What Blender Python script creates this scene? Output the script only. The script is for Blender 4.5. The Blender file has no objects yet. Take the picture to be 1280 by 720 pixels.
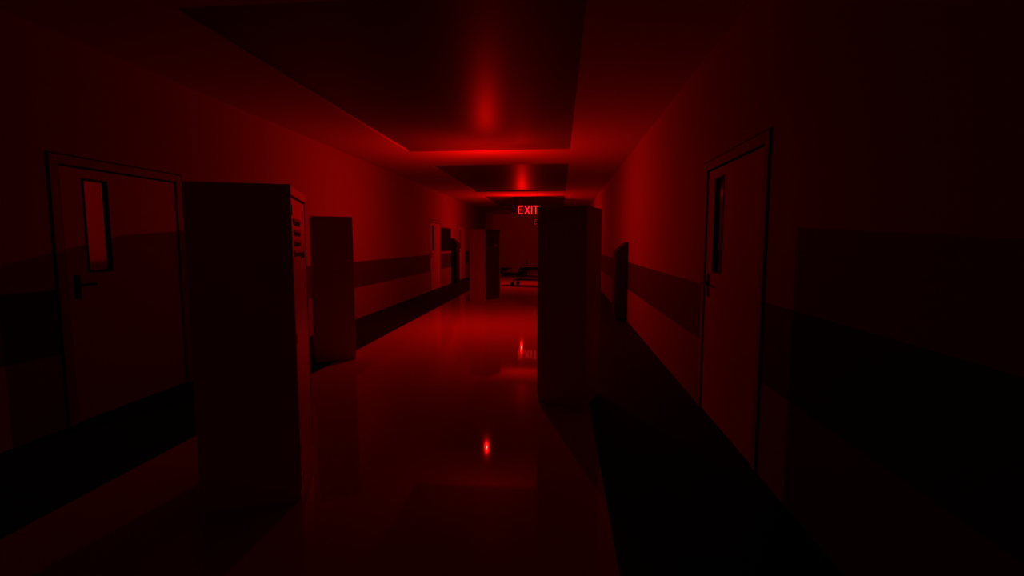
import bpy, bmesh, math
from mathutils import Vector, Matrix
C = bpy.context.scene.collection
PI = math.pi
R = math.radians

# ------------------------------------------------------------------ materials
def mat(name, col, rough=.6, spec=.4, metal=0.0, noise=.12, nscale=3.0, bump=0.0, bscale=60, emit=None, estr=0):
    m = bpy.data.materials.new(name); m.use_nodes = True
    nt = m.node_tree; b = nt.nodes['Principled BSDF']
    b.inputs['Roughness'].default_value = rough
    b.inputs['Specular IOR Level'].default_value = spec
    b.inputs['Metallic'].default_value = metal
    tc = nt.nodes.new('ShaderNodeNewGeometry')
    nz = nt.nodes.new('ShaderNodeTexNoise'); nz.inputs['Scale'].default_value = nscale
    nz.inputs['Detail'].default_value = 4
    nt.links.new(tc.outputs['Position'], nz.inputs['Vector'])
    mx = nt.nodes.new('ShaderNodeMix'); mx.data_type = 'RGBA'
    mx.inputs[6].default_value = tuple(c*(1-noise) for c in col)+(1,)
    mx.inputs[7].default_value = tuple(min(1, c*(1+noise)) for c in col)+(1,)
    nt.links.new(nz.outputs['Fac'], mx.inputs[0])
    nt.links.new(mx.outputs[2], b.inputs['Base Color'])
    if bump:
        n2 = nt.nodes.new('ShaderNodeTexNoise'); n2.inputs['Scale'].default_value = bscale
        nt.links.new(tc.outputs['Position'], n2.inputs['Vector'])
        bp = nt.nodes.new('ShaderNodeBump'); bp.inputs['Strength'].default_value = bump
        bp.inputs['Distance'].default_value = .002
        nt.links.new(n2.outputs['Fac'], bp.inputs['Height']); nt.links.new(bp.outputs[0], b.inputs['Normal'])
    if emit:
        b.inputs['Emission Color'].default_value = emit+(1,); b.inputs['Emission Strength'].default_value = estr
    return m

def ramp_pos(m, axis, stops, spec=None, rough=None):
    """hard-edged paint zones along a world axis: stops=[(pos,(r,g,b)),...] colour from pos upward"""
    nt = m.node_tree; b = nt.nodes['Principled BSDF']
    g = nt.nodes.new('ShaderNodeNewGeometry'); s = nt.nodes.new('ShaderNodeSeparateXYZ')
    nt.links.new(g.outputs['Position'], s.inputs[0])
    mr = nt.nodes.new('ShaderNodeMapRange')
    lo, hi = -6.0, 6.0
    mr.inputs['From Min'].default_value = lo; mr.inputs['From Max'].default_value = hi
    nt.links.new(s.outputs[axis], mr.inputs['Value'])
    r = nt.nodes.new('ShaderNodeValToRGB'); r.color_ramp.interpolation = 'CONSTANT'
    els = r.color_ramp.elements
    while len(els) > 1: els.remove(els[0])
    for i, (p, c) in enumerate(stops):
        e = els[0] if i == 0 else els.new((p-lo)/(hi-lo))
        e.position = (p-lo)/(hi-lo); e.color = c+(1,)
    nt.links.new(mr.outputs[0], r.inputs[0])
    mm = nt.nodes.new('ShaderNodeMix'); mm.data_type = 'RGBA'; mm.blend_type = 'MULTIPLY'
    mm.inputs[0].default_value = 1
    src = b.inputs['Base Color'].links[0].from_socket
    nt.links.new(src, mm.inputs[6]); nt.links.new(r.outputs[0], mm.inputs[7])
    nt.links.new(mm.outputs[2], b.inputs['Base Color'])
    for vals, sock in ((spec, 'Specular IOR Level'), (rough, 'Roughness')):
        if not vals: continue
        r2 = nt.nodes.new('ShaderNodeValToRGB'); r2.color_ramp.interpolation = 'CONSTANT'
        els = r2.color_ramp.elements
        while len(els) > 1: els.remove(els[0])
        for i, ((p, _), v) in enumerate(zip(stops, vals)):
            e = els[0] if i == 0 else els.new((p-lo)/(hi-lo))
            e.position = (p-lo)/(hi-lo); e.color = (v, v, v, 1)
        nt.links.new(mr.outputs[0], r2.inputs[0]); nt.links.new(r2.outputs[0], b.inputs[sock])
    return m

WU = (.26,)*3; WB = (.05,)*3; WL = (.2,)*3
M_wall = ramp_pos(mat('wall_paint', (.92,.92,.92), .75, .12, noise=.05, nscale=1.5, bump=.15),
                  2, [(-6, WL), (.58, WB), (1.125, WU)])
M_end = mat('end_wall_paint', (.3,)*3, .75, .12, noise=.05)
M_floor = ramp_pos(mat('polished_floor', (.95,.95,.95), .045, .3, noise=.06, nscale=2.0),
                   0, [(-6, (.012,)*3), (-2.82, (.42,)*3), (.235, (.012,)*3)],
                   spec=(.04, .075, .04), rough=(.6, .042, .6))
M_ceil = mat('ceiling_plaster', (.38,)*3, .75, .1, noise=.04)
M_panel = mat('ceiling_panel_gloss', (.11,)*3, .42, .04, noise=.1)
M_door = mat('door_paint', (.37,)*3, .7, .1, noise=.06)
M_frame = mat('door_frame_paint', (.25,)*3, .7, .1, noise=.06)
M_dark = mat('dark_rubber', (.012,)*3, .8, .1)
M_glass = mat('door_glass', (.36,.36,.36), .06, .5, metal=1.0, noise=.02)
M_glassd = mat('door_glass_dark', (.2,.2,.2), .08, .5, metal=1.0, noise=.02)
M_lock = mat('locker_steel', (.72,)*3, .42, .4, noise=.12, nscale=5)
M_lockd = mat('locker_door_steel', (.8,)*3, .40, .5, metal=.8, noise=.1, nscale=5)
M_lockshade = mat('locker_shade_steel', (.06,)*3, .45, .3, noise=.12, nscale=5)  # shade put into the colour of the distant locker's door face
M_vent = mat('vent_shadow', (.02,)*3, .7, .2)
M_chrome = mat('handle_metal', (.6,)*3, .25, .5, metal=1.0, noise=.05)
M_board = mat('board_cloth', (.010,)*3, .9, .03)
M_cab = mat('cabinet_paint', (.018,)*3, .7, .1)
M_matt = mat('mattress_vinyl', (.014,)*3, .7, .1)
M_bed = mat('bed_frame_metal', (.035,)*3, .5, .2, metal=.3)
M_sign = mat('sign_housing', (.02,)*3, .6, .2)
M_letter = mat('sign_letter_glow', (.3,.02,.02), .5, .2, noise=.02, emit=(1.0,.028,.035), estr=.82)
M_letter2 = mat('sign_letter_far_glow', (.3,.02,.02), .5, .2, noise=.02, emit=(1.0,.02,.02), estr=.34)

# ------------------------------------------------------------------ helpers
def box(bm, x0, x1, y0, y1, z0, z1, bev=0.0):
    r = bmesh.ops.create_cube(bm, size=1)
    vs = r['verts']
    bmesh.ops.scale(bm, vec=(abs(x1-x0), abs(y1-y0), abs(z1-z0)), verts=vs)
    bmesh.ops.translate(bm, vec=((x0+x1)/2, (y0+y1)/2, (z0+z1)/2), verts=vs)
    if bev:
        es = list({e for v in vs for e in v.link_edges})
        bmesh.ops.bevel(bm, geom=es, offset=bev, segments=2, profile=.6, affect='EDGES')
def cyl(bm, p0, p1, r, seg=16, r2=None):
    p0, p1 = Vector(p0), Vector(p1); d = p1-p0
    res = bmesh.ops.create_cone(bm, cap_ends=True, segments=seg, radius1=r, radius2=r if r2 is None else r2, depth=d.length)
    q = Vector((0,0,1)).rotation_difference(d.normalized()).to_matrix().to_4x4()
    bmesh.ops.transform(bm, matrix=Matrix.Translation((p0+p1)/2) @ q, verts=res['verts'])
def prism(bm, pts, axis, a, b):
    """extrude a 2D outline along axis ('x'|'y')"""
    def P(u, v, w): return (w, u, v) if axis == 'x' else (u, w, v)
    A = [bm.verts.new(P(u, v, a)) for u, v in pts]; B = [bm.verts.new(P(u, v, b)) for u, v in pts]
    bm.faces.new(A); bm.faces.new(B[::-1])
    for i in range(len(A)):
        j = (i+1) % len(A); bm.faces.new((A[j], A[i], B[i], B[j]))
    bmesh.ops.recalc_face_normals(bm, faces=bm.faces)
def obj(name, bm, m, parent=None, smooth=False):
    me = bpy.data.meshes.new(name)
    bmesh.ops.recalc_face_normals(bm, faces=bm.faces)
    bm.to_mesh(me); bm.free()
    if smooth:
        for p in me.polygons: p.use_smooth = True
    me.materials.append(m)
    o = bpy.data.objects.new(name, me); C.objects.link(o)
    if parent: o.parent = parent
    return o
def part(name, m, parent, *boxes, bev=0.0):
    bm = bmesh.new()
    for b in boxes: box(bm, *b, bev=bev)
    return obj(name, bm, m, parent)
def thing(name, label=None, cat=None, loc=(0,0,0), rz=0, group=None, kind=None):
    o = bpy.data.objects.new(name, None); C.objects.link(o); o.empty_display_size = .1
    o.location = loc; o.rotation_euler = (0, 0, rz)
    if label: o['label'] = label
    if cat: o['category'] = cat
    if group: o['group'] = group
    if kind: o['kind'] = kind
    return o
def struct(name, bm, m):
    o = obj(name, bm, m); o['kind'] = 'structure'; return o

# ------------------------------------------------------------------ room shell
XL, XR, Y0, Y1, H = -3.97, 1.29, -4.0, 29.5, 3.15
T = .2
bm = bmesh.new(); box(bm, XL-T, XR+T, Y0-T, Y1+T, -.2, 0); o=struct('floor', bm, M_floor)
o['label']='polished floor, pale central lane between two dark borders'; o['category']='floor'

DW, DH = 1.22, 2.12           # door leaf size
left_doors = [3.66, 15.12, 19.42]      # near edges
right_doors = [3.36]
FW = .075
def wall(name, xin, sgn, doors):
    """xin: room face, sgn: direction away from the room"""
    bm = bmesh.new()
    ys = Y0
    for d in sorted(doors):
        a, b = d-FW+.005, d+DW+FW-.005
        box(bm, xin, xin+sgn*T, ys, a, 0, H)
        box(bm, xin, xin+sgn*T, a, b, DH+FW-.005, H)
        ys = b
    box(bm, xin, xin+sgn*T, ys, Y1, 0, H)
    return struct(name, bm, M_wall)
o=wall('wall_left', XL, -1, left_doors); o['label']='left corridor wall with a dark painted band'; o['category']='wall'
o=wall('wall_right', XR, 1, right_doors); o['label']='right corridor wall with a dark painted band'; o['category']='wall'
bm = bmesh.new(); box(bm, XL-T, XR+T, Y1, Y1+T, 0, H); o=struct('wall_end', bm, M_end)
o['label']='plain far end wall of the corridor'; o['category']='wall'
bm = bmesh.new(); box(bm, XL-T, XR+T, Y0-T, Y0, 0, H); o=struct('wall_back', bm, M_wall)
o['label']='wall closing the corridor behind the viewer'; o['category']='wall'

# ceiling : plaster grid with sunk glossy dark panels
PX0, PX1, RD = -2.78, .17, .035
panels = [(-3.85, 1.78), (3.45, 9.08), (10.75, 16.38), (18.05, 23.68), (25.35, 28.6)]
bm = bmesh.new()
box(bm, XL-T, PX0, Y0-T, Y1+T, H, H+T); box(bm, PX1, XR+T, Y0-T, Y1+T, H, H+T)
ys = Y0-T
for a, b in panels:
    box(bm, PX0, PX1, ys, a, H, H+T); ys = b
box(bm, PX0, PX1, ys, Y1+T, H, H+T)
ceil = struct('ceiling', bm, M_ceil)
ceil['label']='corridor ceiling with sunken dark glossy panels'; ceil['category']='ceiling'
for a, b in panels:
    part('ceiling_panel', M_panel, ceil, (PX0, PX1, a, b, H+RD, H+T))

# ------------------------------------------------------------------ doors
dn = 0
def make_door(y0, side, glass, label):
    """side -1: left wall, +1: right wall. Local frame: x = out of the wall into the room"""
    global dn; dn += 1
    xw = XL if side < 0 else XR
    t = thing('door_%d' % dn, label, 'door', (xw, y0+DW/2, 0), 0 if side < 0 else PI, kind='structure')
    # local y : for side -1 local y = world y ; for +1 local y = -world y.
    h = DW/2
    bm = bmesh.new()                                   # frame : two jambs and a head, stepped
    for s in (-1, 1):
        y_a, y_b = s*h + s*.004, s*(h+FW)
        box(bm, -.16, .012, min(y_a,y_b), max(y_a,y_b), 0, DH+FW, .006)
    box(bm, -.16, .0115, -h-.004, h+.004, DH+.004, DH+FW, .006)
    obj('door_frame', bm, M_frame, t)
    g = .012                                           # dark strip drawn as the shadow groove round the frame
    bm = bmesh.new()
    for s in (-1, 1):
        y_a, y_b = s*(h+FW), s*(h+FW+g)
        box(bm, -.05, .006, min(y_a,y_b), max(y_a,y_b), 0, DH+FW+g)
    box(bm, -.05, .0055, -h-FW, h+FW, DH+FW, DH+FW+g)
    obj('frame_shade_line', bm, M_dark, t)
    bm = bmesh.new(); box(bm, -.17, -.13, -h-.03, h+.03, 0.0, DH+.03); obj('rebate', bm, M_dark, t)
    # leaf with a real opening for the vision panel
    e = .012
    wy0, wy1 = -h+.20, -h+.43       # window on the near side of a left-wall door
    wz0, wz1 = 1.25, 2.03
    bm = bmesh.new()
    X0, X1 = -.06, -.002
    box(bm, X0, X1, -h+e, wy0, .01, DH-e); box(bm, X0, X1, wy1, h-e, .01, DH-e)
    box(bm, X0, X1, wy0, wy1, .01, wz0); box(bm, X0, X1, wy0, wy1, wz1, DH-e)
    bmesh.ops.remove_doubles(bm, verts=bm.verts, dist=1e-5)
    leaf = obj('door_leaf', bm, M_door, t)
    bm = bmesh.new(); w = .012
    for (a, b, c, d) in ((wy0-.004, wy0+w, wz0-.004, wz1+.004), (wy1-w, wy1+.004, wz0-.004, wz1+.004), (wy0, wy1, wz0-.004, wz0+w), (wy0, wy1, wz1-w, wz1+.004)):
        box(bm, X1-.03, X1+.004, a, b, c, d)
    obj('window_bead', bm, M_dark, leaf)
    part('window_pane', glass, leaf, (X1-.026, X1-.018, wy0+.008, wy1-.008, wz0+.008, wz1-.008))
    bm = bmesh.new()
    yh = -h+.09
    box(bm, X1, X1+.008, yh-.025, yh+.025, 1.03, 1.23, .003)
    cyl(bm, (X1, yh, 1.15), (X1+.055, yh, 1.15), .011)
    cyl(bm, (X1+.05, yh-.01, 1.15), (X1+.05, yh+.12, 1.15), .010)
    obj('door_handle', bm, M_dark, leaf)
    for z in (.25, 1.06, 1.87):
        bm = bmesh.new(); cyl(bm, (X1+.004, h-.006, z-.05), (X1+.004, h-.006, z+.05), .007)
        obj('hinge', bm, M_frame, leaf)
    return t
make_door(left_doors[0], -1, M_glass, 'near left door with a tall lit narrow glass panel')
make_door(right_doors[0], 1, M_glassd, 'near right door with a dark narrow glass panel and handle')
make_door(left_doors[1], -1, M_glassd, 'distant pale door on the left wall before the notice board')
make_door(left_doors[2], -1, M_glassd, 'farthest door on the left wall, past the notice board')

# ------------------------------------------------------------------ lockers
LW, LD, LH = .49, .61, 1.82       # x size, y size, height; door on the +x face
M_lock3 = mat('locker_dimmed_steel', (.34,)*3, .55, .3, noise=.12, nscale=5)  # distant locker's body, grey lowered to dim its lit side
def make_locker(corner, deg, flip, label, doormat=M_lockd, bodymat=M_lock, LD=LD, LW=LW):
    a = R(deg)
    e1 = Vector((math.cos(a), math.sin(a))); e2 = Vector((-math.sin(a), math.cos(a)))
    c = Vector(corner) - e1*LW/2 + e2*LD/2
    t = thing('metal_locker', label, 'locker', (c.x, c.y, 0), a + (PI if flip else 0), 'tall metal lockers standing in the corridor')
    hx, hy = LW/2, LD/2
    bm = bmesh.new()                                # carcass: five panels with an open +x side
    th = .022
    box(bm, -hx, hx, -hy, -hy+th, .07, LH, .004); box(bm, -hx, hx, hy-th, hy, .07, LH, .004)
    box(bm, -hx, -hx+th, -hy+.002, hy-.002, .07, LH-.002)
    box(bm, -hx, hx-.001, -hy+.002, hy-.002, LH-th, LH, .003); box(bm, -hx, hx-.001, -hy+.002, hy-.002, .07, .10)
    obj('carcass', bm, bodymat, t)
    part('fascia', doormat, t, (hx-.03, hx+.002, -hy+.004, hy-.004, LH-.058, LH-.003), bev=.003)
    part('plinth', bodymat, t, (-hx+.004, hx-.006, -hy+.004, hy-.004, 0, .07), bev=.003)
    part('inner_panel', M_vent, t, (hx-.045, hx-.03, -hy+th, hy-th, .1, LH-.075))
    d = part('locker_door', doormat, t, (hx-.026, hx-.004, -hy+.028, hy-.028, .105, LH-.068), bev=.004)
    for z in (1.615, 1.555, 1.495, 1.435):          # louvres: a pressed hood over a dark slot
        y0, y1 = -hy+.10, -hy+.36
        bm = bmesh.new()
        box(bm, hx-.006, hx-.002, y0, y1, z-.019, z+.011)
        v = obj('vent', bm, M_vent, d)
        bm = bmesh.new()
        prism(bm, [(hx-.004, z+.022), (hx+.007, z+.006), (hx+.006, z+.003), (hx-.004, z+.012)], 'y', y0-.004, y1+.004)
        obj('vent_hood', bm, doormat, d)
    bm = bmesh.new()
    box(bm, hx-.006, hx+.004, hy-.24, hy-.12, 1.40, 1.45, .003)
    box(bm, hx+.003, hx+.012, hy-.225, hy-.205, 1.405, 1.445, .003)
    obj('locker_handle', bm, M_chrome, d)
    for z in (.3, .95, 1.68):
        bm = bmesh.new(); cyl(bm, (hx-.002, -hy+.025, z-.03), (hx-.002, -hy+.025, z+.03), .006)
        obj('hinge', bm, bodymat, d)
    return t
make_locker((-1.485, 2.66), 21, False, 'nearest tall metal locker at left, its vented door catching the red light', LW=.525)
make_locker((-2.60, 6.10), 29, False, 'second tall locker on the left, dark plain side facing the viewer')
make_locker((-1.80, 11.9), -31, False, 'distant locker in the middle of the corridor, one side lit and one dark', M_lockshade, M_lock3)
make_locker((.23, 4.45), -20, True, 'tall dark locker right of centre covering part of the exit sign', LD=.5, LW=.462)

# ------------------------------------------------------------------ slanted cabinets by the walls
def slant_cabinet(xw, side, y0, y1, dep, h, label):
    """side: +1 stands at the right wall, -1 at the left wall"""
    w = y1-y0
    t = thing('slanted_cabinet', label, 'cabinet', (xw, (y0+y1)/2, 0), 0)
    s = -side
    a, b = s*.004, s*dep
    bm = bmesh.new()
    prism(bm, [(a, .05), (b, .05), (b, h-.17), (a, h)], 'y', -w/2, w/2)
    bmesh.ops.bevel(bm, geom=list(bm.edges), offset=.006, segments=2, affect='EDGES')
    obj('cabinet_body', bm, M_cab, t)
    part('plinth', M_dark, t, (min(a, b-s*.02), max(a, b-s*.02), -w/2+.02, w/2-.02, 0, .05))
    d = part('cabinet_door', M_cab, t, (min(b, b+s*.014), max(b, b+s*.014), -w/2+.03, w/2-.03, .09, h-.2), bev=.004)
    bm = bmesh.new(); cyl(bm, (b+s*.014, -w/2+.07, h*.5), (b+s*.04, -w/2+.07, h*.5), .014)
    obj('knob', bm, M_bed, d)
slant_cabinet(XR, 1, 9.62, 10.2, .22, 1.51, 'narrow dark slant-topped cabinet against the right wall')
slant_cabinet(XL, -1, 18.02, 18.55, .2, 1.66, 'dark slim cabinet on the left wall beside the notice board')

# notice board
t = thing('notice_board', 'dark notice board high on the far left wall', 'notice board', (XL, 17.2, 1.6))
part('board_panel', M_board, t, (.002, .018, -.68, .68, -.36, .36))
bm = bmesh.new()
for (a, b, c, d) in ((-.72, -.68, -.4, .4), (.68, .72, -.4, .4), (-.68, .68, -.4, -.36), (-.68, .68, .36, .4)):
    box(bm, .001, .028, a, b, c, d)
obj('board_frame', bm, M_cab, t)

# ------------------------------------------------------------------ hospital gurney
t = thing('hospital_gurney', 'dark low gurney with raised backrest standing far down the corridor', 'gurney', (-1.02, 17.2, 0), R(-14))
bm = bmesh.new()
for y in (-.3, .3): cyl(bm, (-.95, y, .34), (.95, y, .34), .02)
for x in (-.95, -.4, .3, .95): cyl(bm, (x, -.3, .34), (x, .3, .34), .018)
obj('bed_frame', bm, M_bed, t)
part('mattress', M_matt, t, (-.94, -.36, -.3, .3, .36, .48), bev=.03)
bm = bmesh.new(); prism(bm, [(-.38, .36), (-.30, .62), (.05, .70), (.94, .66), (.94, .56), (.1, .58), (-.15, .5), (-.2, .36)], 'y', -.3, .3)
bmesh.ops.bevel(bm, geom=list(bm.edges), offset=.015, segments=2, affect='EDGES')
obj('backrest', bm, M_matt, t)
for x in (-.55, .75):
    for y in (-.28, .28):
        bm = bmesh.new(); cyl(bm, (x*.6, y, .34), (x, y, .12), .017)
        l = obj('leg', bm, M_bed, t)
        bm = bmesh.new(); cyl(bm, (x, y-.018, .065), (x, y+.018, .065), .065, 20)
        box(bm, x-.02, x+.02, y-.026, y+.026, .06, .15, .004)
        obj('wheel', bm, M_dark, l)
bm = bmesh.new()
for z in (.50, .62): cyl(bm, (-.25, -.33, z+.05), (.8, -.33, z+.05), .012)
for x in (-.25, .1, .45, .8): cyl(bm, (x, -.33, .34), (x, -.33, .67), .012)
obj('side_rail', bm, M_bed, t)
bm = bmesh.new(); cyl(bm, (-.22, .28, .34), (-.22, .28, .92), .012); cyl(bm, (-.30, .28, .90), (-.14, .28, .90), .01)
obj('drip_pole', bm, M_bed, t)
part('lower_shelf', M_bed, t, (-.5, .7, -.25, .25, .2, .225), bev=.005)

# ------------------------------------------------------------------ EXIT signs
def exit_sign(xl, y, z0, h, label, m, hang):
    w = .74
    t = thing('exit_sign', label, 'exit sign', (xl+w/2, y, z0+h/2))
    if hang:
        part('sign_housing', M_sign, t, (-w/2-.05, w/2+.05, 0, .04, -h/2-.04, h/2+.04), bev=.006)
        for x in (-.28, .28):
            bm = bmesh.new(); cyl(bm, (x, .02, h/2+.04), (x, .02, H+.03-z0-h/2), .008)
            obj('hanger_rod', bm, M_sign, t)
    else:
        part('sign_housing', M_sign, t, (-w/2-.05, w/2+.05, 0, .04, -h/2-.04, h/2+.04), bev=.006)
    s = .036; Y0_, Y1_ = -.012, 0.0
    def L(kind, x0, x1):
        bm = bmesh.new(); a, b = -h/2, h/2
        if kind == 'E':
            box(bm, x0, x0+s, Y0_, Y1_, a, b)
            for z in (a, -s/2, b-s): box(bm, x0+s, x1 if z != -s/2 else x1-.02, Y0_, Y1_, z, z+s)
        elif kind == 'X':
            d = s*.62
            for p, q in ((x0, x1), (x1, x0)):
                pts = [(p-d, a), (p+d, a), (q+d, b), (q-d, b)]
                prism(bm, pts, 'y', Y0_ - (.001 if p > q else 0), Y1_)
        elif kind == 'I':
            box(bm, x0, x0+s, Y0_, Y1_, a, b)
        else:
            c = (x0+x1)/2; box(bm, c-s/2, c+s/2, Y0_, Y1_, a, b-s); box(bm, x0, x1, Y0_, Y1_, b-s, b)
        obj('letter', bm, m, t)
    L('E', -w/2, -w/2+.18); L('X', -w/2+.25, -w/2+.42); L('I', -w/2+.48, -w/2+.52); L('T', w/2-.19, w/2)
exit_sign(-1.535, 18.35, 2.53, .30, 'glowing red EXIT sign hanging below the ceiling, nearer one', M_letter, True)
exit_sign(-1.53, Y1-.045, 2.56, .28, 'smaller dimmer EXIT sign on the far end wall', M_letter2, False)

# ------------------------------------------------------------------ lights
def lamp(name, kind, loc, energy, smooth=0.0, radius=0.0, profile=0.0):
    l = bpy.data.lights.new(name, kind); l.energy = energy; l.color = (1, .0022, .0016)
    l.shadow_soft_size = radius
    if smooth:
        l.use_nodes = True; nt = l.node_tree
        em = [n for n in nt.nodes if n.type == 'EMISSION'][0]
        f = nt.nodes.new('ShaderNodeLightFalloff'); f.inputs['Strength'].default_value = 1.0
        f.inputs['Smooth'].default_value = smooth
        if profile:      # photometric profile: the lamp throws less light along the corridor axis
            tc = nt.nodes.new('ShaderNodeTexCoord'); sp = nt.nodes.new('ShaderNodeSeparateXYZ')
            nt.links.new(tc.outputs['Normal'], sp.inputs[0])
            pw = nt.nodes.new('ShaderNodeMath'); pw.operation = 'POWER'; pw.inputs[1].default_value = 4
            ab = nt.nodes.new('ShaderNodeMath'); ab.operation = 'ABSOLUTE'
            nt.links.new(sp.outputs['Y'], ab.inputs[0]); nt.links.new(ab.outputs[0], pw.inputs[0])
            mu = nt.nodes.new('ShaderNodeMath'); mu.operation = 'MULTIPLY_ADD'
            mu.inputs[1].default_value = -profile; mu.inputs[2].default_value = 1
            nt.links.new(pw.outputs[0], mu.inputs[0])
            m2 = nt.nodes.new('ShaderNodeMath'); m2.operation = 'MULTIPLY'
            nt.links.new(mu.outputs[0], m2.inputs[0]); nt.links.new(f.outputs['Quadratic'], m2.inputs[1])
            nt.links.new(m2.outputs[0], em.inputs['Strength'])
        else:
            nt.links.new(f.outputs['Quadratic'], em.inputs['Strength'])
    o = bpy.data.objects.new(name, l); C.objects.link(o); o.location = loc
    return o
lamp('red_light', 'POINT', (-1.32, 8.85, 2.28), 198, smooth=1.0, profile=.98)
lamp('red_light', 'POINT', (-1.36, 17.8, 2.3), 240, smooth=1.0, profile=.85)
lamp('rear_fill_light', 'POINT', (-1.2, -2.6, 2.4), 2.6)  # added fill behind the camera, lifts the lockers' near sides from black
s = lamp('end_fill_light', 'SPOT', (-1.34, 24.3, 2.6), 130)  # added fill spot with no visible fixture, brightens the end wall
s.data.spot_size = R(110); s.data.spot_blend = .9; s.rotation_euler = (R(80), 0, 0)

w = bpy.data.worlds.new('world'); bpy.context.scene.world = w; w.use_nodes = True
w.node_tree.nodes['Background'].inputs[0].default_value = (0, 0, 0, 1)
w.node_tree.nodes['Background'].inputs[1].default_value = 0

# ------------------------------------------------------------------ camera
cd = bpy.data.cameras.new('camera'); cam = bpy.data.objects.new('camera', cd); C.objects.link(cam)
f = 623.5
th = math.atan(57/f); ps = math.atan(60/f*math.cos(th))
cd.sensor_width = 36; cd.lens = f/1280*36; cd.clip_start = .05
cam.location = (0, 0, 1.5); cam.rotation_euler = (PI/2-th, 0, ps)
bpy.context.scene.camera = cam
sc = bpy.context.scene
sc.view_settings.view_transform = 'Standard'; sc.view_settings.look = 'None'
sc.view_settings.exposure = 0; sc.view_settings.gamma = 1
